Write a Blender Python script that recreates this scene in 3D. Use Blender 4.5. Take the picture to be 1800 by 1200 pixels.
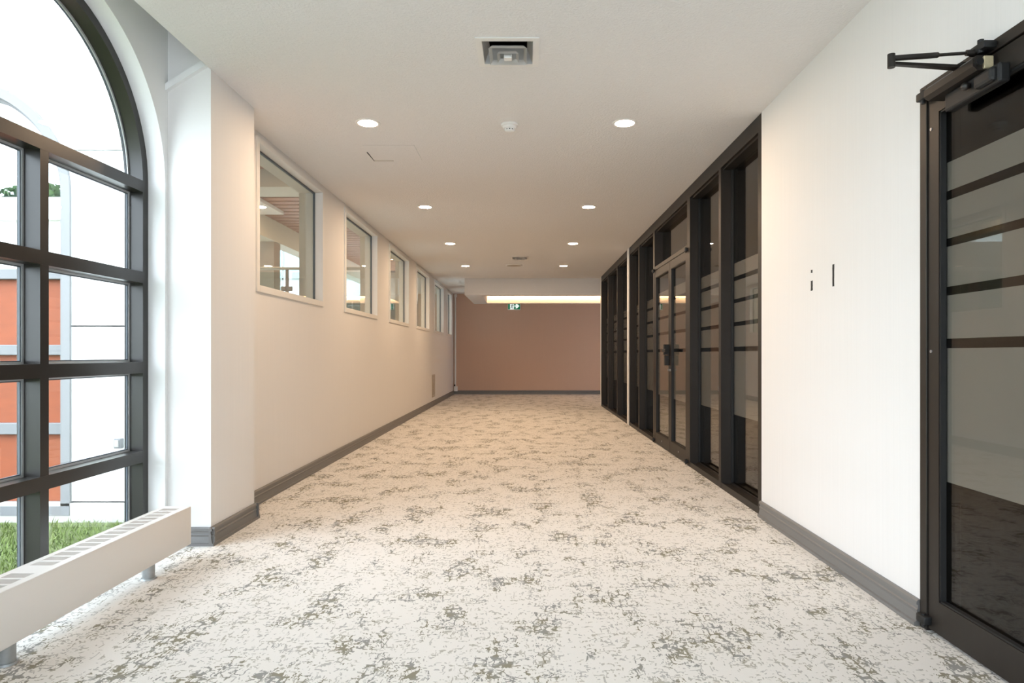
import bpy, bmesh, math, random
from mathutils import Vector, Matrix
random.seed(7)
for o in list(bpy.data.objects): bpy.data.objects.remove(o)
S = bpy.context.scene
C = S.collection
PI = math.pi

# ------------------------------------------------------------------ camera
F = 1150.0                 # focal length in pixels of an 1800 px wide frame
CH = 1.08                  # eye height
cam_d = bpy.data.cameras.new('camera'); cam = bpy.data.objects.new('camera', cam_d); C.objects.link(cam)
cam.location = (0, 0, CH); cam.rotation_euler = (PI/2, 0, 0)
cam_d.sensor_width = 36; cam_d.lens = F/1800*36
cam_d.shift_x = -24/1800; cam_d.shift_y = 22/1800
cam_d.clip_start = 0.05; cam_d.clip_end = 300
S.camera = cam

# ------------------------------------------------------------------ sky (even overcast) and exposure
w = bpy.data.worlds.new('overcast_sky'); S.world = w; w.use_nodes = True
bg = w.node_tree.nodes['Background']; bg.inputs[0].default_value = (0.875, 0.945, 1.08, 1); bg.inputs[1].default_value = 9.7
vs = S.view_settings
vs.view_transform = 'Standard'; vs.look = 'None'; vs.exposure = 0.15; vs.gamma = 1.0; vs.use_curve_mapping = False
LAMP = 350.0               # downlight diffuser strength
LAMPC = (1.0, 0.70, 0.45, 1)
COVE = 14.0

def portal(name, loc, rot, sx, sy):
    l = bpy.data.lights.new(name, 'AREA'); l.shape = 'RECTANGLE'; l.size = sx; l.size_y = sy
    l.cycles.is_portal = True
    o = bpy.data.objects.new(name, l); C.objects.link(o); o.location = loc; o.rotation_euler = rot
    return o
WINY = [2.88, 0.46, -1.96]          # arched windows along the left wall (the first one is in view)
for y in WINY:
    portal('sky_portal', (-2.3, y, 1.42), (0, -PI/2, 0), 2.85, 1.6)
portal('sky_portal', (-9.7, 12.0, 3.0), (0, -PI/2, 0), 6, 14)
portal('sky_portal', (-0.2, -4.75, 1.3), (PI/2, 0, 0), 2.6, 2.5)

# ------------------------------------------------------------------ materials
def new_mat(name):
    m = bpy.data.materials.new(name); m.use_nodes = True
    nt = m.node_tree; nt.nodes.clear()
    out = nt.nodes.new('ShaderNodeOutputMaterial')
    return m, nt, out
def N(nt, t, **kw):
    n = nt.nodes.new(t)
    for k, v in kw.items(): setattr(n, k, v)
    return n
def L(nt, a, b): nt.links.new(a, b)
def pos_scaled(nt, sc):
    g = N(nt, 'ShaderNodeNewGeometry'); mp = N(nt, 'ShaderNodeMapping'); mp.inputs['Scale'].default_value = sc
    L(nt, g.outputs['Position'], mp.inputs['Vector']); return mp.outputs['Vector']
def pbr(name, col, rough=.5, metal=0, var=.06, vscale=(3, 3, 3), bump=0, bscale=(60, 60, 60), spec=.5, col2=None, bdist=.002):
    m, nt, out = new_mat(name)
    b = N(nt, 'ShaderNodeBsdfPrincipled'); b.inputs['Roughness'].default_value = rough; b.inputs['Metallic'].default_value = metal
    b.inputs['Specular IOR Level'].default_value = spec
    n = N(nt, 'ShaderNodeTexNoise'); n.inputs['Scale'].default_value = 1; n.inputs['Detail'].default_value = 3
    L(nt, pos_scaled(nt, vscale), n.inputs['Vector'])
    mx = N(nt, 'ShaderNodeMix', data_type='RGBA')
    c2 = col2 or tuple(c*(1-var) for c in col); c1 = col if col2 else tuple(min(1, c*(1+var*.5)) for c in col)
    mx.inputs[6].default_value = (*c1, 1); mx.inputs[7].default_value = (*c2, 1)
    L(nt, n.outputs['Fac'], mx.inputs[0]); L(nt, mx.outputs[2], b.inputs['Base Color'])
    if bump:
        n2 = N(nt, 'ShaderNodeTexNoise'); n2.inputs['Scale'].default_value = 1; n2.inputs['Detail'].default_value = 2
        L(nt, pos_scaled(nt, bscale), n2.inputs['Vector'])
        bp = N(nt, 'ShaderNodeBump'); bp.inputs['Strength'].default_value = bump; bp.inputs['Distance'].default_value = bdist
        L(nt, n2.outputs['Fac'], bp.inputs['Height']); L(nt, bp.outputs['Normal'], b.inputs['Normal'])
    L(nt, b.outputs[0], out.inputs[0]); return m
def glass(name, tint, f0=.045, refl=(1, 1, 1)):
    m, nt, out = new_mat(name)
    lw = N(nt, 'ShaderNodeLayerWeight'); lw.inputs['Blend'].default_value = .5
    p = N(nt, 'ShaderNodeMath', operation='POWER'); p.inputs[1].default_value = 5
    L(nt, lw.outputs['Facing'], p.inputs[0])
    a = N(nt, 'ShaderNodeMath', operation='MULTIPLY_ADD'); a.inputs[1].default_value = 1-f0; a.inputs[2].default_value = f0
    L(nt, p.outputs[0], a.inputs[0])
    t = N(nt, 'ShaderNodeBsdfTransparent'); t.inputs[0].default_value = (*tint, 1)
    g = N(nt, 'ShaderNodeBsdfGlossy'); g.inputs['Roughness'].default_value = 0; g.inputs[0].default_value = (*refl, 1)
    mx = N(nt, 'ShaderNodeMixShader'); L(nt, a.outputs[0], mx.inputs[0]); L(nt, t.outputs[0], mx.inputs[1]); L(nt, g.outputs[0], mx.inputs[2])
    L(nt, mx.outputs[0], out.inputs[0]); return m
def frosted(name, col, fac=.8):
    m, nt, out = new_mat(name)
    d = N(nt, 'ShaderNodeBsdfDiffuse'); d.inputs[0].default_value = (*col, 1)
    tr = N(nt, 'ShaderNodeBsdfTranslucent'); tr.inputs[0].default_value = (*col, 1)
    m1 = N(nt, 'ShaderNodeMixShader'); m1.inputs[0].default_value = .3; L(nt, d.outputs[0], m1.inputs[1]); L(nt, tr.outputs[0], m1.inputs[2])
    t = N(nt, 'ShaderNodeBsdfTransparent'); t.inputs[0].default_value = (.8, .8, .8, 1)
    m2 = N(nt, 'ShaderNodeMixShader'); m2.inputs[0].default_value = fac; L(nt, t.outputs[0], m2.inputs[1]); L(nt, m1.outputs[0], m2.inputs[2])
    L(nt, m2.outputs[0], out.inputs[0]); return m
def emis(name, col, s):
    m, nt, out = new_mat(name)
    e = N(nt, 'ShaderNodeEmission'); e.inputs[0].default_value = col; e.inputs[1].default_value = s
    L(nt, e.outputs[0], out.inputs[0]); return m

def carpet():
    m, nt, out = new_mat('patterned carpet')
    b = N(nt, 'ShaderNodeBsdfPrincipled'); b.inputs['Roughness'].default_value = .95; b.inputs['Specular IOR Level'].default_value = .1
    g = N(nt, 'ShaderNodeNewGeometry')
    def noise(vec, sc, det=2, rough=.5):
        mp = N(nt, 'ShaderNodeMapping'); mp.inputs['Scale'].default_value = sc; L(nt, vec, mp.inputs['Vector'])
        n = N(nt, 'ShaderNodeTexNoise'); n.inputs['Scale'].default_value = 1; n.inputs['Detail'].default_value = det; n.inputs['Roughness'].default_value = rough
        L(nt, mp.outputs[0], n.inputs['Vector']); return n
    def M(op, a, bb=None, c=None, clamp=False):
        n = N(nt, 'ShaderNodeMath', operation=op); n.use_clamp = clamp
        for i, v in enumerate((a, bb, c)):
            if v is None: continue
            if isinstance(v, (int, float)): n.inputs[i].default_value = v
            else: L(nt, v, n.inputs[i])
        return n.outputs[0]
    def ramp(v, lo, hi):
        n = N(nt, 'ShaderNodeMapRange', interpolation_type='SMOOTHSTEP'); n.inputs[1].default_value = lo; n.inputs[2].default_value = hi
        L(nt, v, n.inputs[0]); return n.outputs[0]
    P = g.outputs['Position']
    # woven step: snap to a 4 mm stitch grid after a small wobble
    wob = noise(P, (26, 26, 1), 1)
    sub = N(nt, 'ShaderNodeVectorMath', operation='SUBTRACT'); sub.inputs[1].default_value = (.5, .5, .5); L(nt, wob.outputs['Color'], sub.inputs[0])
    scl = N(nt, 'ShaderNodeVectorMath', operation='SCALE'); scl.inputs['Scale'].default_value = .026; L(nt, sub.outputs[0], scl.inputs[0])
    add = N(nt, 'ShaderNodeVectorMath', operation='ADD'); L(nt, P, add.inputs[0]); L(nt, scl.outputs[0], add.inputs[1])
    snap = N(nt, 'ShaderNodeVectorMath', operation='SNAP'); snap.inputs[1].default_value = (.0045, .0045, 1); L(nt, add.outputs[0], snap.inputs[0])
    V = snap.outputs[0]
    def net(sx, sy):
        mp = N(nt, 'ShaderNodeMapping'); mp.inputs['Scale'].default_value = (sx, sy, 0); L(nt, V, mp.inputs['Vector'])
        v1 = N(nt, 'ShaderNodeTexVoronoi', feature='F1', distance='CHEBYCHEV', voronoi_dimensions='2D'); v2 = N(nt, 'ShaderNodeTexVoronoi', feature='F2', distance='CHEBYCHEV', voronoi_dimensions='2D')
        for v in (v1, v2): v.inputs['Scale'].default_value = 1; v.inputs['Randomness'].default_value = .85; L(nt, mp.outputs[0], v.inputs['Vector'])
        return M('SUBTRACT', v2.outputs['Distance'], v1.outputs['Distance'])
    # clusters of netted marks
    cl = noise(P, (4.9, 3.0, 1), 3, .65)
    mask = ramp(cl.outputs['Fac'], .49, .64)
    mid = noise(P, (15, 9, 1), 2, .6)
    brk = noise(V, (44, 12, 1), 1); brk2 = noise(V, (17, 30, 1), 1)
    thr = M('MULTIPLY', mask, M('MULTIPLY_ADD', mid.outputs['Fac'], .70, -.13))
    netm = M('LESS_THAN', net(27, 15), thr)
    gate = M('GREATER_THAN', M('MAXIMUM', brk.outputs['Fac'], brk2.outputs['Fac']), .50)
    netm = M('MULTIPLY', netm, gate)
    def contour(sx, sy, wd):
        c_ = noise(V, (sx, sy, 1), 1); return M('LESS_THAN', M('ABSOLUTE', M('SUBTRACT', c_.outputs['Fac'], .5)), M('MULTIPLY', mask, wd))
    weave = M('MAXIMUM', contour(34, 7, .022), contour(10, 22, .020))
    weave = M('MULTIPLY', weave, M('GREATER_THAN', brk2.outputs['Fac'], .44))
    netm = M('MAXIMUM', netm, weave)
    # small scattered dashes, both ways of the weave
    mid2 = noise(P, (7.5, 6.0, 1), 2, .6)
    lim = M('MULTIPLY_ADD', mid2.outputs['Fac'], -.30, .79)
    d1 = noise(V, (95, 20, 1), 1); d2 = noise(V, (28, 62, 1), 1)
    dash = M('MAXIMUM', M('GREATER_THAN', d1.outputs['Fac'], lim), M('GREATER_THAN', d2.outputs['Fac'], lim))
    dash = M('MULTIPLY', dash, .62)
    # long thin strokes along the length of the corridor
    st = noise(V, (120, 9, 1), 1); stg = noise(P, (2.2, 1.6, 1), 2)
    stroke = M('MULTIPLY', M('GREATER_THAN', st.outputs['Fac'], .665), ramp(stg.outputs['Fac'], .46, .6)); stroke = M('MULTIPLY', stroke, .5)
    allm = M('MAXIMUM', M('MAXIMUM', netm, dash), stroke)
    tone = noise(P, (11, 11, 1), 2)
    dark = N(nt, 'ShaderNodeMix', data_type='RGBA'); dark.inputs[6].default_value = (.30, .295, .28, 1); dark.inputs[7].default_value = (.27, .25, .19, 1)
    L(nt, ramp(tone.outputs['Fac'], .4, .6), dark.inputs[0])
    base = N(nt, 'ShaderNodeMix', data_type='RGBA'); base.inputs[6].default_value = (.80, .775, .74, 1); base.inputs[7].default_value = (.72, .695, .655, 1)
    fib = noise(P, (300, 300, 1), 1); L(nt, fib.outputs['Fac'], base.inputs[0])
    fin = N(nt, 'ShaderNodeMix', data_type='RGBA'); L(nt, allm, fin.inputs[0]); L(nt, base.outputs[2], fin.inputs[6]); L(nt, dark.outputs[2], fin.inputs[7])
    L(nt, fin.outputs[2], b.inputs['Base Color'])
    bp = N(nt, 'ShaderNodeBump'); bp.inputs['Strength'].default_value = .25; bp.inputs['Distance'].default_value = .002
    L(nt, fib.outputs['Fac'], bp.inputs['Height']); L(nt, bp.outputs[0], b.inputs['Normal'])
    L(nt, b.outputs[0], out.inputs[0]); return m

MAT = dict(
    carpet=carpet(),
    wall=pbr('white fabric wallcovering', (.80, .785, .77), .7, var=.035, vscale=(2, 90, 1.2), bump=.12, bscale=(160, 260, 9), spec=.2),
    paint=pbr('white paint', (.84, .84, .835), .6, var=.02, bump=.05, bscale=(120, 120, 120)),
    ceil=pbr('stippled ceiling', (.80, .79, .785), .85, var=.03, vscale=(40, 40, 40), bump=.9, bscale=(75, 75, 75), spec=.15, bdist=.004),
    back=pbr('wallcovering with warm glow colour', (.62, .42, .31), .75, var=.03, vscale=(60, 2, 1.5), spec=.2),  # warm cove light put into the end wall's colour
    base=pbr('grey vinyl base', (.17, .165, .16), .38, var=.1, vscale=(20, 2, 40)),
    bronze=pbr('dark bronze aluminium', (.022, .0175, .014), .45, metal=.1, var=.12, vscale=(30, 30, 2), spec=.36),
    bronze_win=pbr('dark bronze window frame', (.015, .0125, .0105), .33, metal=.0, var=.1, vscale=(20, 20, 2), spec=.55),
    black=pbr('black rubber', (.008, .008, .008), .55, var=.1),
    alu=pbr('pale aluminium bead', (.62, .64, .65), .35, metal=.3, var=.05),
    gasket=pbr('blue grey gasket', (.10, .12, .14), .5, var=.08),
    pane=glass('clear window glass', (.93, .955, .94), .04),
    clear=glass('interior window glass', (.94, .96, .95), .045),
    smoke=glass('smoked partition glass', (.71, .70, .68), .03),
    railglass=glass('guard glass', (.86, .92, .90), .04),
    dimming=glass('solar control glass', (.60, .62, .60), .06),  # tint set to dim the daylight entering the atrium
    teal=glass('teal tinted glass', (.44, .66, .68), .05),
    frost=frosted('frosted film', (.84, .82, .78), .88),
    frost_w=frosted('white translucent glazing', (.86, .90, .90), .9),
    heater=pbr('cream enamel', (.80, .775, .745), .38, var=.02),
    shade_void=pbr('recess shade colour', (.012, .012, .014), .7, var=.1),  # near black puts shade into heater slots, duct and slat gaps
    galv=pbr('galvanised steel', (.42, .44, .45), .4, metal=.7, var=.25, vscale=(40, 40, 40)),
    trim=pbr('white casing paint', (.80, .79, .765), .45, var=.02),
    lampring=pbr('white lamp trim', (.85, .84, .82), .4, var=.02),
    lamp=emis('lit downlight diffuser', LAMPC, LAMP),
    cove=emis('warm led strip', (1, .57, .27, 1), COVE),
    plastic=pbr('white plastic', (.80, .79, .77), .4, var=.02),
    dark=pbr('dark slot', (.02, .02, .02), .8, var=.1),
    grille=pbr('taupe grille', (.47, .41, .34), .5, var=.05),
    brass=pbr('brass end cap', (.62, .52, .33), .4, metal=.2, var=.25, vscale=(80, 80, 80)),
    steel=pbr('grey steel', (.40, .39, .39), .35, metal=.6, var=.1),
    room=pbr('room gloom colour', (.022, .020, .018), .8, var=.05),  # near black stands in for the rooms being unlit
    stucco=pbr('white exterior panel', (.82, .82, .80), .85, var=.05, vscale=(2, 2, 2), bump=.2, bscale=(70, 70, 70)),
    joint=pbr('panel joint', (.10, .10, .10), .9, var=.1),
    concrete=pbr('pale concrete', (.42, .41, .39), .9, var=.12, vscale=(8, 8, 8)),
    orange=pbr('orange spandrel', (.235, .050, .010), .6, var=.22, vscale=(6, 6, 22)),
    extgrey=pbr('grey exterior frame', (.16, .163, .17), .5, var=.06),
    mirror=glass('coated window glass', (.75, .8, .8), .42),
    soil=pbr('lawn soil', (.08, .12, .03), .95, var=.3, vscale=(5, 5, 5), col2=(.11, .12, .05)),
    grass=pbr('grass', (.10, .165, .035), .7, vscale=(3.2, 3.2, 3.2), col2=(.19, .22, .08), spec=.2),
    leaf=pbr('leaf', (.10, .17, .06), .6, var=.4, vscale=(3, 3, 3), spec=.2),
    bark=pbr('bark', (.10, .075, .05), .9, var=.3, vscale=(10, 10, 3), bump=.5),
    wood=pbr('warm wood slat', (.46, .23, .14), .55, vscale=(1.3, 30, 8), col2=(.36, .17, .10)),
    speckle=pbr('speckled teal glass', (.34, .48, .46), .25, vscale=(30, 30, 30), col2=(.03, .07, .07)),
    cream=pbr('cream paint', (.72, .66, .54), .7, var=.02),
    taupe=pbr('taupe column', (.44, .36, .29), .7, var=.04),
    atfloor=pbr('pale atrium floor', (.55, .54, .51), .4, var=.06),
    green=pbr('sign green', (.0, .14, .07), .4, var=.02),
    signw=pbr('sign white', (.85, .87, .85), .4, var=.01),
    signglow_w=emis('lit sign white', (.92, 1, .95, 1), .85),
    signglow_g=emis('lit sign green', (.01, .15, .065, 1), .8),
)

# ------------------------------------------------------------------ mesh helpers
def bx(bm, x0, x1, y0, y1, z0, z1):
    vs_ = [bm.verts.new(p) for p in ((x0,y0,z0),(x1,y0,z0),(x1,y1,z0),(x0,y1,z0),(x0,y0,z1),(x1,y0,z1),(x1,y1,z1),(x0,y1,z1))]
    for f in ((0,3,2,1),(4,5,6,7),(0,1,5,4),(1,2,6,5),(2,3,7,6),(3,0,4,7)): bm.faces.new([vs_[i] for i in f])
    return bm
def BX(*a): return bx(bmesh.new(), *a)
def boxes(lst):
    bm = bmesh.new()
    for a in lst: bx(bm, *a)
    return bm
def bevel(bm, r, seg=2):
    bmesh.ops.bevel(bm, geom=[e for e in bm.edges], offset=r, segments=seg, affect='EDGES', profile=.5); return bm
def cyl(bm, p0, p1, r0, r1=None, n=16, caps=True):
    r1 = r0 if r1 is None else r1
    p0 = Vector(p0); p1 = Vector(p1); d = (p1-p0).normalized()
    a = d.orthogonal().normalized(); b = d.cross(a)
    A = [bm.verts.new(p0+(a*math.cos(2*PI*i/n)+b*math.sin(2*PI*i/n))*r0) for i in range(n)]
    B = [bm.verts.new(p1+(a*math.cos(2*PI*i/n)+b*math.sin(2*PI*i/n))*r1) for i in range(n)]
    for i in range(n): bm.faces.new((A[i], A[(i+1)%n], B[(i+1)%n], B[i]))
    if caps: bm.faces.new(A[::-1]); bm.faces.new(B)
    return bm
def lathe(bm, prof, c, n=32):
    """prof: list of (r, z) turned about the vertical axis through c"""
    rings = []
    for r, z in prof:
        rings.append([bm.verts.new((c[0]+r*math.cos(2*PI*i/n), c[1]+r*math.sin(2*PI*i/n), c[2]+z)) for i in range(n)] if r > 1e-6 else [bm.verts.new((c[0], c[1], c[2]+z))])
    for A, B in zip(rings, rings[1:]):
        for i in range(n):
            j = (i+1) % n
            if len(A) == 1 and len(B) == 1: continue
            if len(A) == 1: bm.faces.new((A[0], B[j], B[i]))
            elif len(B) == 1: bm.faces.new((A[i], A[j], B[0]))
            else: bm.faces.new((A[i], A[j], B[j], B[i]))
    return bm
def poly_extrude(bm, pts, f0, f1):
    """pts 2D ring; f0(p), f1(p) map to the front and back 3D point"""
    A = [bm.verts.new(f0(p)) for p in pts]; B = [bm.verts.new(f1(p)) for p in pts]
    bm.faces.new(A); bm.faces.new(B[::-1]); n = len(pts)
    for i in range(n): bm.faces.new((A[i], B[i], B[(i+1)%n], A[(i+1)%n]))
    return bm
def obj(name, bm, mat, parent=None, smooth=False, kind=None):
    me = bpy.data.meshes.new(name)
    bmesh.ops.recalc_face_normals(bm, faces=bm.faces)
    xs = [v.co for v in bm.verts]
    mn = Vector((min(v.x for v in xs), min(v.y for v in xs), min(v.z for v in xs))); mx = Vector((max(v.x for v in xs), max(v.y for v in xs), max(v.z for v in xs)))
    org = Vector(((mn.x+mx.x)/2, (mn.y+mx.y)/2, mn.z))
    bmesh.ops.translate(bm, vec=-org, verts=bm.verts)
    bm.to_mesh(me); bm.free(); me.materials.append(MAT[mat])
    if smooth:
        for p in me.polygons: p.use_smooth = True
        me.set_sharp_from_angle(angle=math.radians(35))
    o = bpy.data.objects.new(name, me); C.objects.link(o)
    if parent:
        o.parent = parent; pl = Vector((0, 0, 0)); q = parent
        while q: pl += q.location; q = q.parent
        o.location = org - pl
    else: o.location = org
    if kind: o['kind'] = kind
    return o
def empty(name, loc, kind=None):
    o = bpy.data.objects.new(name, None); C.objects.link(o); o.location = loc; o.empty_display_size = .1
    if kind: o['kind'] = kind
    return o
def tag(o, label, cat=None, group=None, kind=None):
    o['label'] = label
    if cat: o['category'] = cat
    if group: o['group'] = group
    if kind: o['kind'] = kind
    return o
def copy_tree(o, loc, parent=None):
    c = o.copy(); C.objects.link(c); c.parent = parent; c.location = loc
    for ch in [k for k in o.children]: copy_tree(ch, ch.location.copy(), c)
    return c
def struct(name, bm, mat, label): return tag(obj(name, bm, mat, None, kind='structure'), label)

# ------------------------------------------------------------------ dimensions
H = 2.69; XL = -1.94; XLB = -2.12; XP = -1.78; XW = -2.024; XR = 1.572; YB = 17.57; YN = -4.6
ZP = 3.12           # top of the pocket by the arched windows
WR = .79; WZ = 2.03 # arched window radius and spring height

# ------------------------------------------------------------------ room shell
struct('floor', boxes([(XW-.3, XR+.13, YN, YB, -.12, 0), (XR+.13, 6.2, 13.66, YB, -.12, 0)]), 'carpet', 'pale carpet with grey broken-net pattern')
VENTS = [(-.094, 3.49, .33), (-.10, 10.96, .30)]       # x, y, size of the square air diffusers
def slab_hole(x0, x1, y0, y1, v):
    h = v[2]*.4; a, b, c, d = v[0]-h, v[0]+h, v[1]-h, v[1]+h
    return [(x0, a, y0, y1, H, H+.3), (b, x1, y0, y1, H, H+.3), (a, b, y0, c, H, H+.3), (a, b, d, y1, H, H+.3)]
struct('ceiling', boxes(slab_hole(XP, XR+.13, YN, 3.72, VENTS[0]) + slab_hole(XLB, XR+.13, 3.72, YB, VENTS[1]) + [(XR+.13, 6.2, 13.66, YB, H, H+.3)]), 'ceil', 'stippled off-white ceiling')
struct('ceiling_pocket', boxes([(XW-.25, XP, YN, 3.70, ZP, ZP+.1), (XP-.003, XP, YN, 3.699, H, ZP)]), 'paint', 'raised ceiling pocket above the arched windows')
# window wall with arched openings (outer and inner face, reveals)
def arch_path(yc, R, zc, z0=0, n=40):
    p = [(yc+R, z0), (yc+R, zc)]
    p += [(yc+R*math.cos(PI*i/n), zc+R*math.sin(PI*i/n)) for i in range(1, n)]
    return p + [(yc-R, zc), (yc-R, z0)]
def arch_wall(bm, u0, u1, centers, R, zc, z0, z1, d0, d1, P):
    """wall in the (u,z) plane between depths d0,d1; P(u,z,d) maps to 3D"""
    def quad(a, b, c, d): bm.faces.new([bm.verts.new(P(*q)) for q in (a, b, c, d)])
    def slab(ua, ub):
        for d in (d0, d1): quad((ua, z0, d), (ub, z0, d), (ub, z1, d), (ua, z1, d))
    edges = sorted(centers); cur = u0
    for c in edges:
        slab(cur, c-R); cur = c+R
        path = arch_path(c, R, zc, z0)
        arc = [q for q in path if q[1] >= zc-1e-6]
        for a, b in zip(arc, arc[1:]):
            for d in (d0, d1): quad((a[0], a[1], d), (b[0], b[1], d), (b[0], z1, d), (a[0], z1, d))
        for a, b in zip(path, path[1:]): quad((a[0], a[1], d0), (b[0], b[1], d0), (b[0], b[1], d1), (a[0], a[1], d1))
    slab(cur, u1)
    quad((u0, z1, d0), (u1, z1, d0), (u1, z1, d1), (u0, z1, d1)); quad((u0, z0, d0), (u0, z1, d0), (u0, z1, d1), (u0, z0, d1)); quad((u1, z0, d0), (u1, z1, d0), (u1, z1, d1), (u1, z0, d1))
    return bm
bm = arch_wall(bmesh.new(), YN, 4.64, WINY, WR+.003, WZ, 0, ZP+.1, XW, XW-.22, lambda u, z, d: (d, u, z))
struct('wall_window', bm, 'paint', 'white wall with arched window openings and deep reveals')
# pilaster beside the window
pil = struct('wall_pilaster', BX(XW-.05, XP, 3.70, 4.29, 0, ZP), 'wall', 'white pilaster projecting between arched window and corridor wall')
# slanting ledge on its near face, up in the pocket
def strip_xz(p0, p1, h, y0, y1):
    d = Vector((p1[0]-p0[0], 0, p1[1]-p0[1])); n = Vector((-d.z, 0, d.x)).normalized()*h
    pts = [Vector((p0[0], 0, p0[1])), Vector((p1[0], 0, p1[1])), Vector((p1[0], 0, p1[1]))+n, Vector((p0[0], 0, p0[1]))+n]
    return poly_extrude(bmesh.new(), [(v.x, v.z) for v in pts], lambda p: (p[0], y0, p[1]), lambda p: (p[0], y1, p[1]))
obj('ledge_strip', strip_xz((-2.022, 2.560), (-1.790, 2.706), .034, 3.672, 3.70), 'paint', pil)
# corridor left wall with the openings of six clerestory windows
CW = [(4.70 + 2.29*i, 4.70 + 2.29*i + 1.56) for i in range(5)] + [(16.15, 17.08)]
CZ0, CZ1 = 1.53, 2.655
lst = [(XLB, XL, 4.2, YB, 0, CZ0), (XLB, XL, 4.2, YB, CZ1, H), (XLB, XL, 4.2, CW[0][0], CZ0, CZ1)]
for (a, b), nx in zip(CW, [c[0] for c in CW[1:]] + [YB]): lst.append((XLB, XL, b, nx, CZ0, CZ1))
struct('wall_left', boxes(lst), 'wall', 'long off-white corridor wall below and between the interior windows')
struct('wall_back', BX(XLB, 6.2, YB, YB+.15, 0, H+.3), 'back', 'end wall of the corridor, warm light put into its colour')
struct('wall_right', boxes([(XR, XR+.14, 2.602, 4.36, 0, H), (XR, XR+.14, 1.50, 2.602, 2.135, H), (XR, XR+.14, YN, 1.50, 0, H)]), 'wall', 'smooth white wall between single door and glass partition')
struct('wall_front', boxes([(XW-.2, -1.5, YN-.15, YN, 0, ZP), (1.1, 6.2, YN-.15, YN, 0, H+.3), (-1.5, 1.1, YN-.15, YN, 2.5, ZP)]), 'wall', 'wall behind the camera with a glazed opening')
struct('wall_side', BX(6.05, 6.2, 13.72, YB, 0, H), 'wall', 'far side of the turning corridor')
struct('floor_room', BX(XR+.13, 5.1, YN, 13.66, -.12, 0), 'room', 'floor of the rooms behind the partition, coloured near black for their gloom')
struct('ceiling_room', BX(XR+.13, 5.1, YN, 13.66, H, H+.3), 'room', 'ceiling of the rooms behind the partition, coloured near black for their gloom')
struct('wall_room', boxes([(5.0, 5.1, YN, 13.7, 0, H), (XR+.14, 5.0, 13.6, 13.72, 0, H), (XR+.14, 5.0, 3.4, 3.5, 0, H), (XR+.14, 5.0, YN, YN+.05, 0, H)]), 'room', 'meeting rooms behind the glass partition, gloom put into the wall colour')
struct('trim_1', bevel(BX(XR-.012, XR+.14, 9.935, 10.075, 0, H), .004), 'trim', 'white upright between the two partition runs')
struct('trim_2', bevel(BX(XR-.004, XR+.14, 13.605, 13.73, 0, H), .004), 'trim', 'pale return at the far end of the partition')

# baseboards: moulded vinyl base
PROF = [(0, 0), (.028, 0), (.027, .014), (.019, .017), (.018, .022), (.013, .050), (.017, .062), (.012, .068), (.012, .082), (.018, .085), (.017, .096), (.011, .103), (0, .103)]
def base_run(bm, a, b, nrm):
    """a,b ground points, nrm the direction the base faces"""
    a = Vector((*a, 0)); b = Vector((*b, 0)); nv = Vector((*nrm, 0))
    return poly_extrude(bm, PROF, lambda p: a+nv*p[0]+Vector((0, 0, p[1])), lambda p: b+nv*p[0]+Vector((0, 0, p[1])))
def base(name, runs, label):
    bm = bmesh.new()
    for r in runs: base_run(bm, *r)
    return struct(name, bm, 'base', label)
base('baseboard_left', [((XL, 4.29), (XL, YB), (1, 0))], 'grey-brown vinyl base along the corridor wall')
base('baseboard_pilaster', [((XP, 3.672), (XP, 4.318), (1, 0)), ((XW, 3.70), (XP+.028, 3.70), (0, -1)), ((XL, 4.29), (XP+.028, 4.29), (0, 1))], 'grey moulded vinyl base wrapped round the pilaster')
base('baseboard_back', [((XL, YB), (6.05, YB), (0, -1))], 'dark vinyl base below the end wall')
base('baseboard_right', [((XR, 2.602), (XR, 4.36), (-1, 0))], 'grey vinyl base below the white right wall')

# ------------------------------------------------------------------ arched windows
def ring(bm, yc, Ro, Ri, zc, z0, x0, x1):
    A = arch_path(yc, Ro, zc, z0); B = arch_path(yc, Ri, zc, z0)
    def q(*ps): bm.faces.new([bm.verts.new(p) for p in ps])
    for (a, b), (c, d) in zip(zip(A, A[1:]), zip(B, B[1:])):
        q((x0, *a), (x0, *b), (x0, *d), (x0, *c)); q((x1, *a), (x1, *b), (x1, *d), (x1, *c))
        q((x0, *a), (x1, *a), (x1, *b), (x0, *b)); q((x0, *c), (x1, *c), (x1, *d), (x0, *d))
    bmesh.ops.remove_doubles(bm, verts=bm.verts, dist=1e-5)
    return bm
def flat_arch(bm, yc, R, zc, z0, x0, x1):
    pts = [p for p in arch_path(yc, R, zc, z0)]
    return poly_extrude(bm, pts, lambda p: (x0, *p), lambda p: (x1, *p))
FX0, FX1, GX = -2.118, -2.19, -2.203
BARS = [2.007, 1.503, 1.005, .512]
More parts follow.
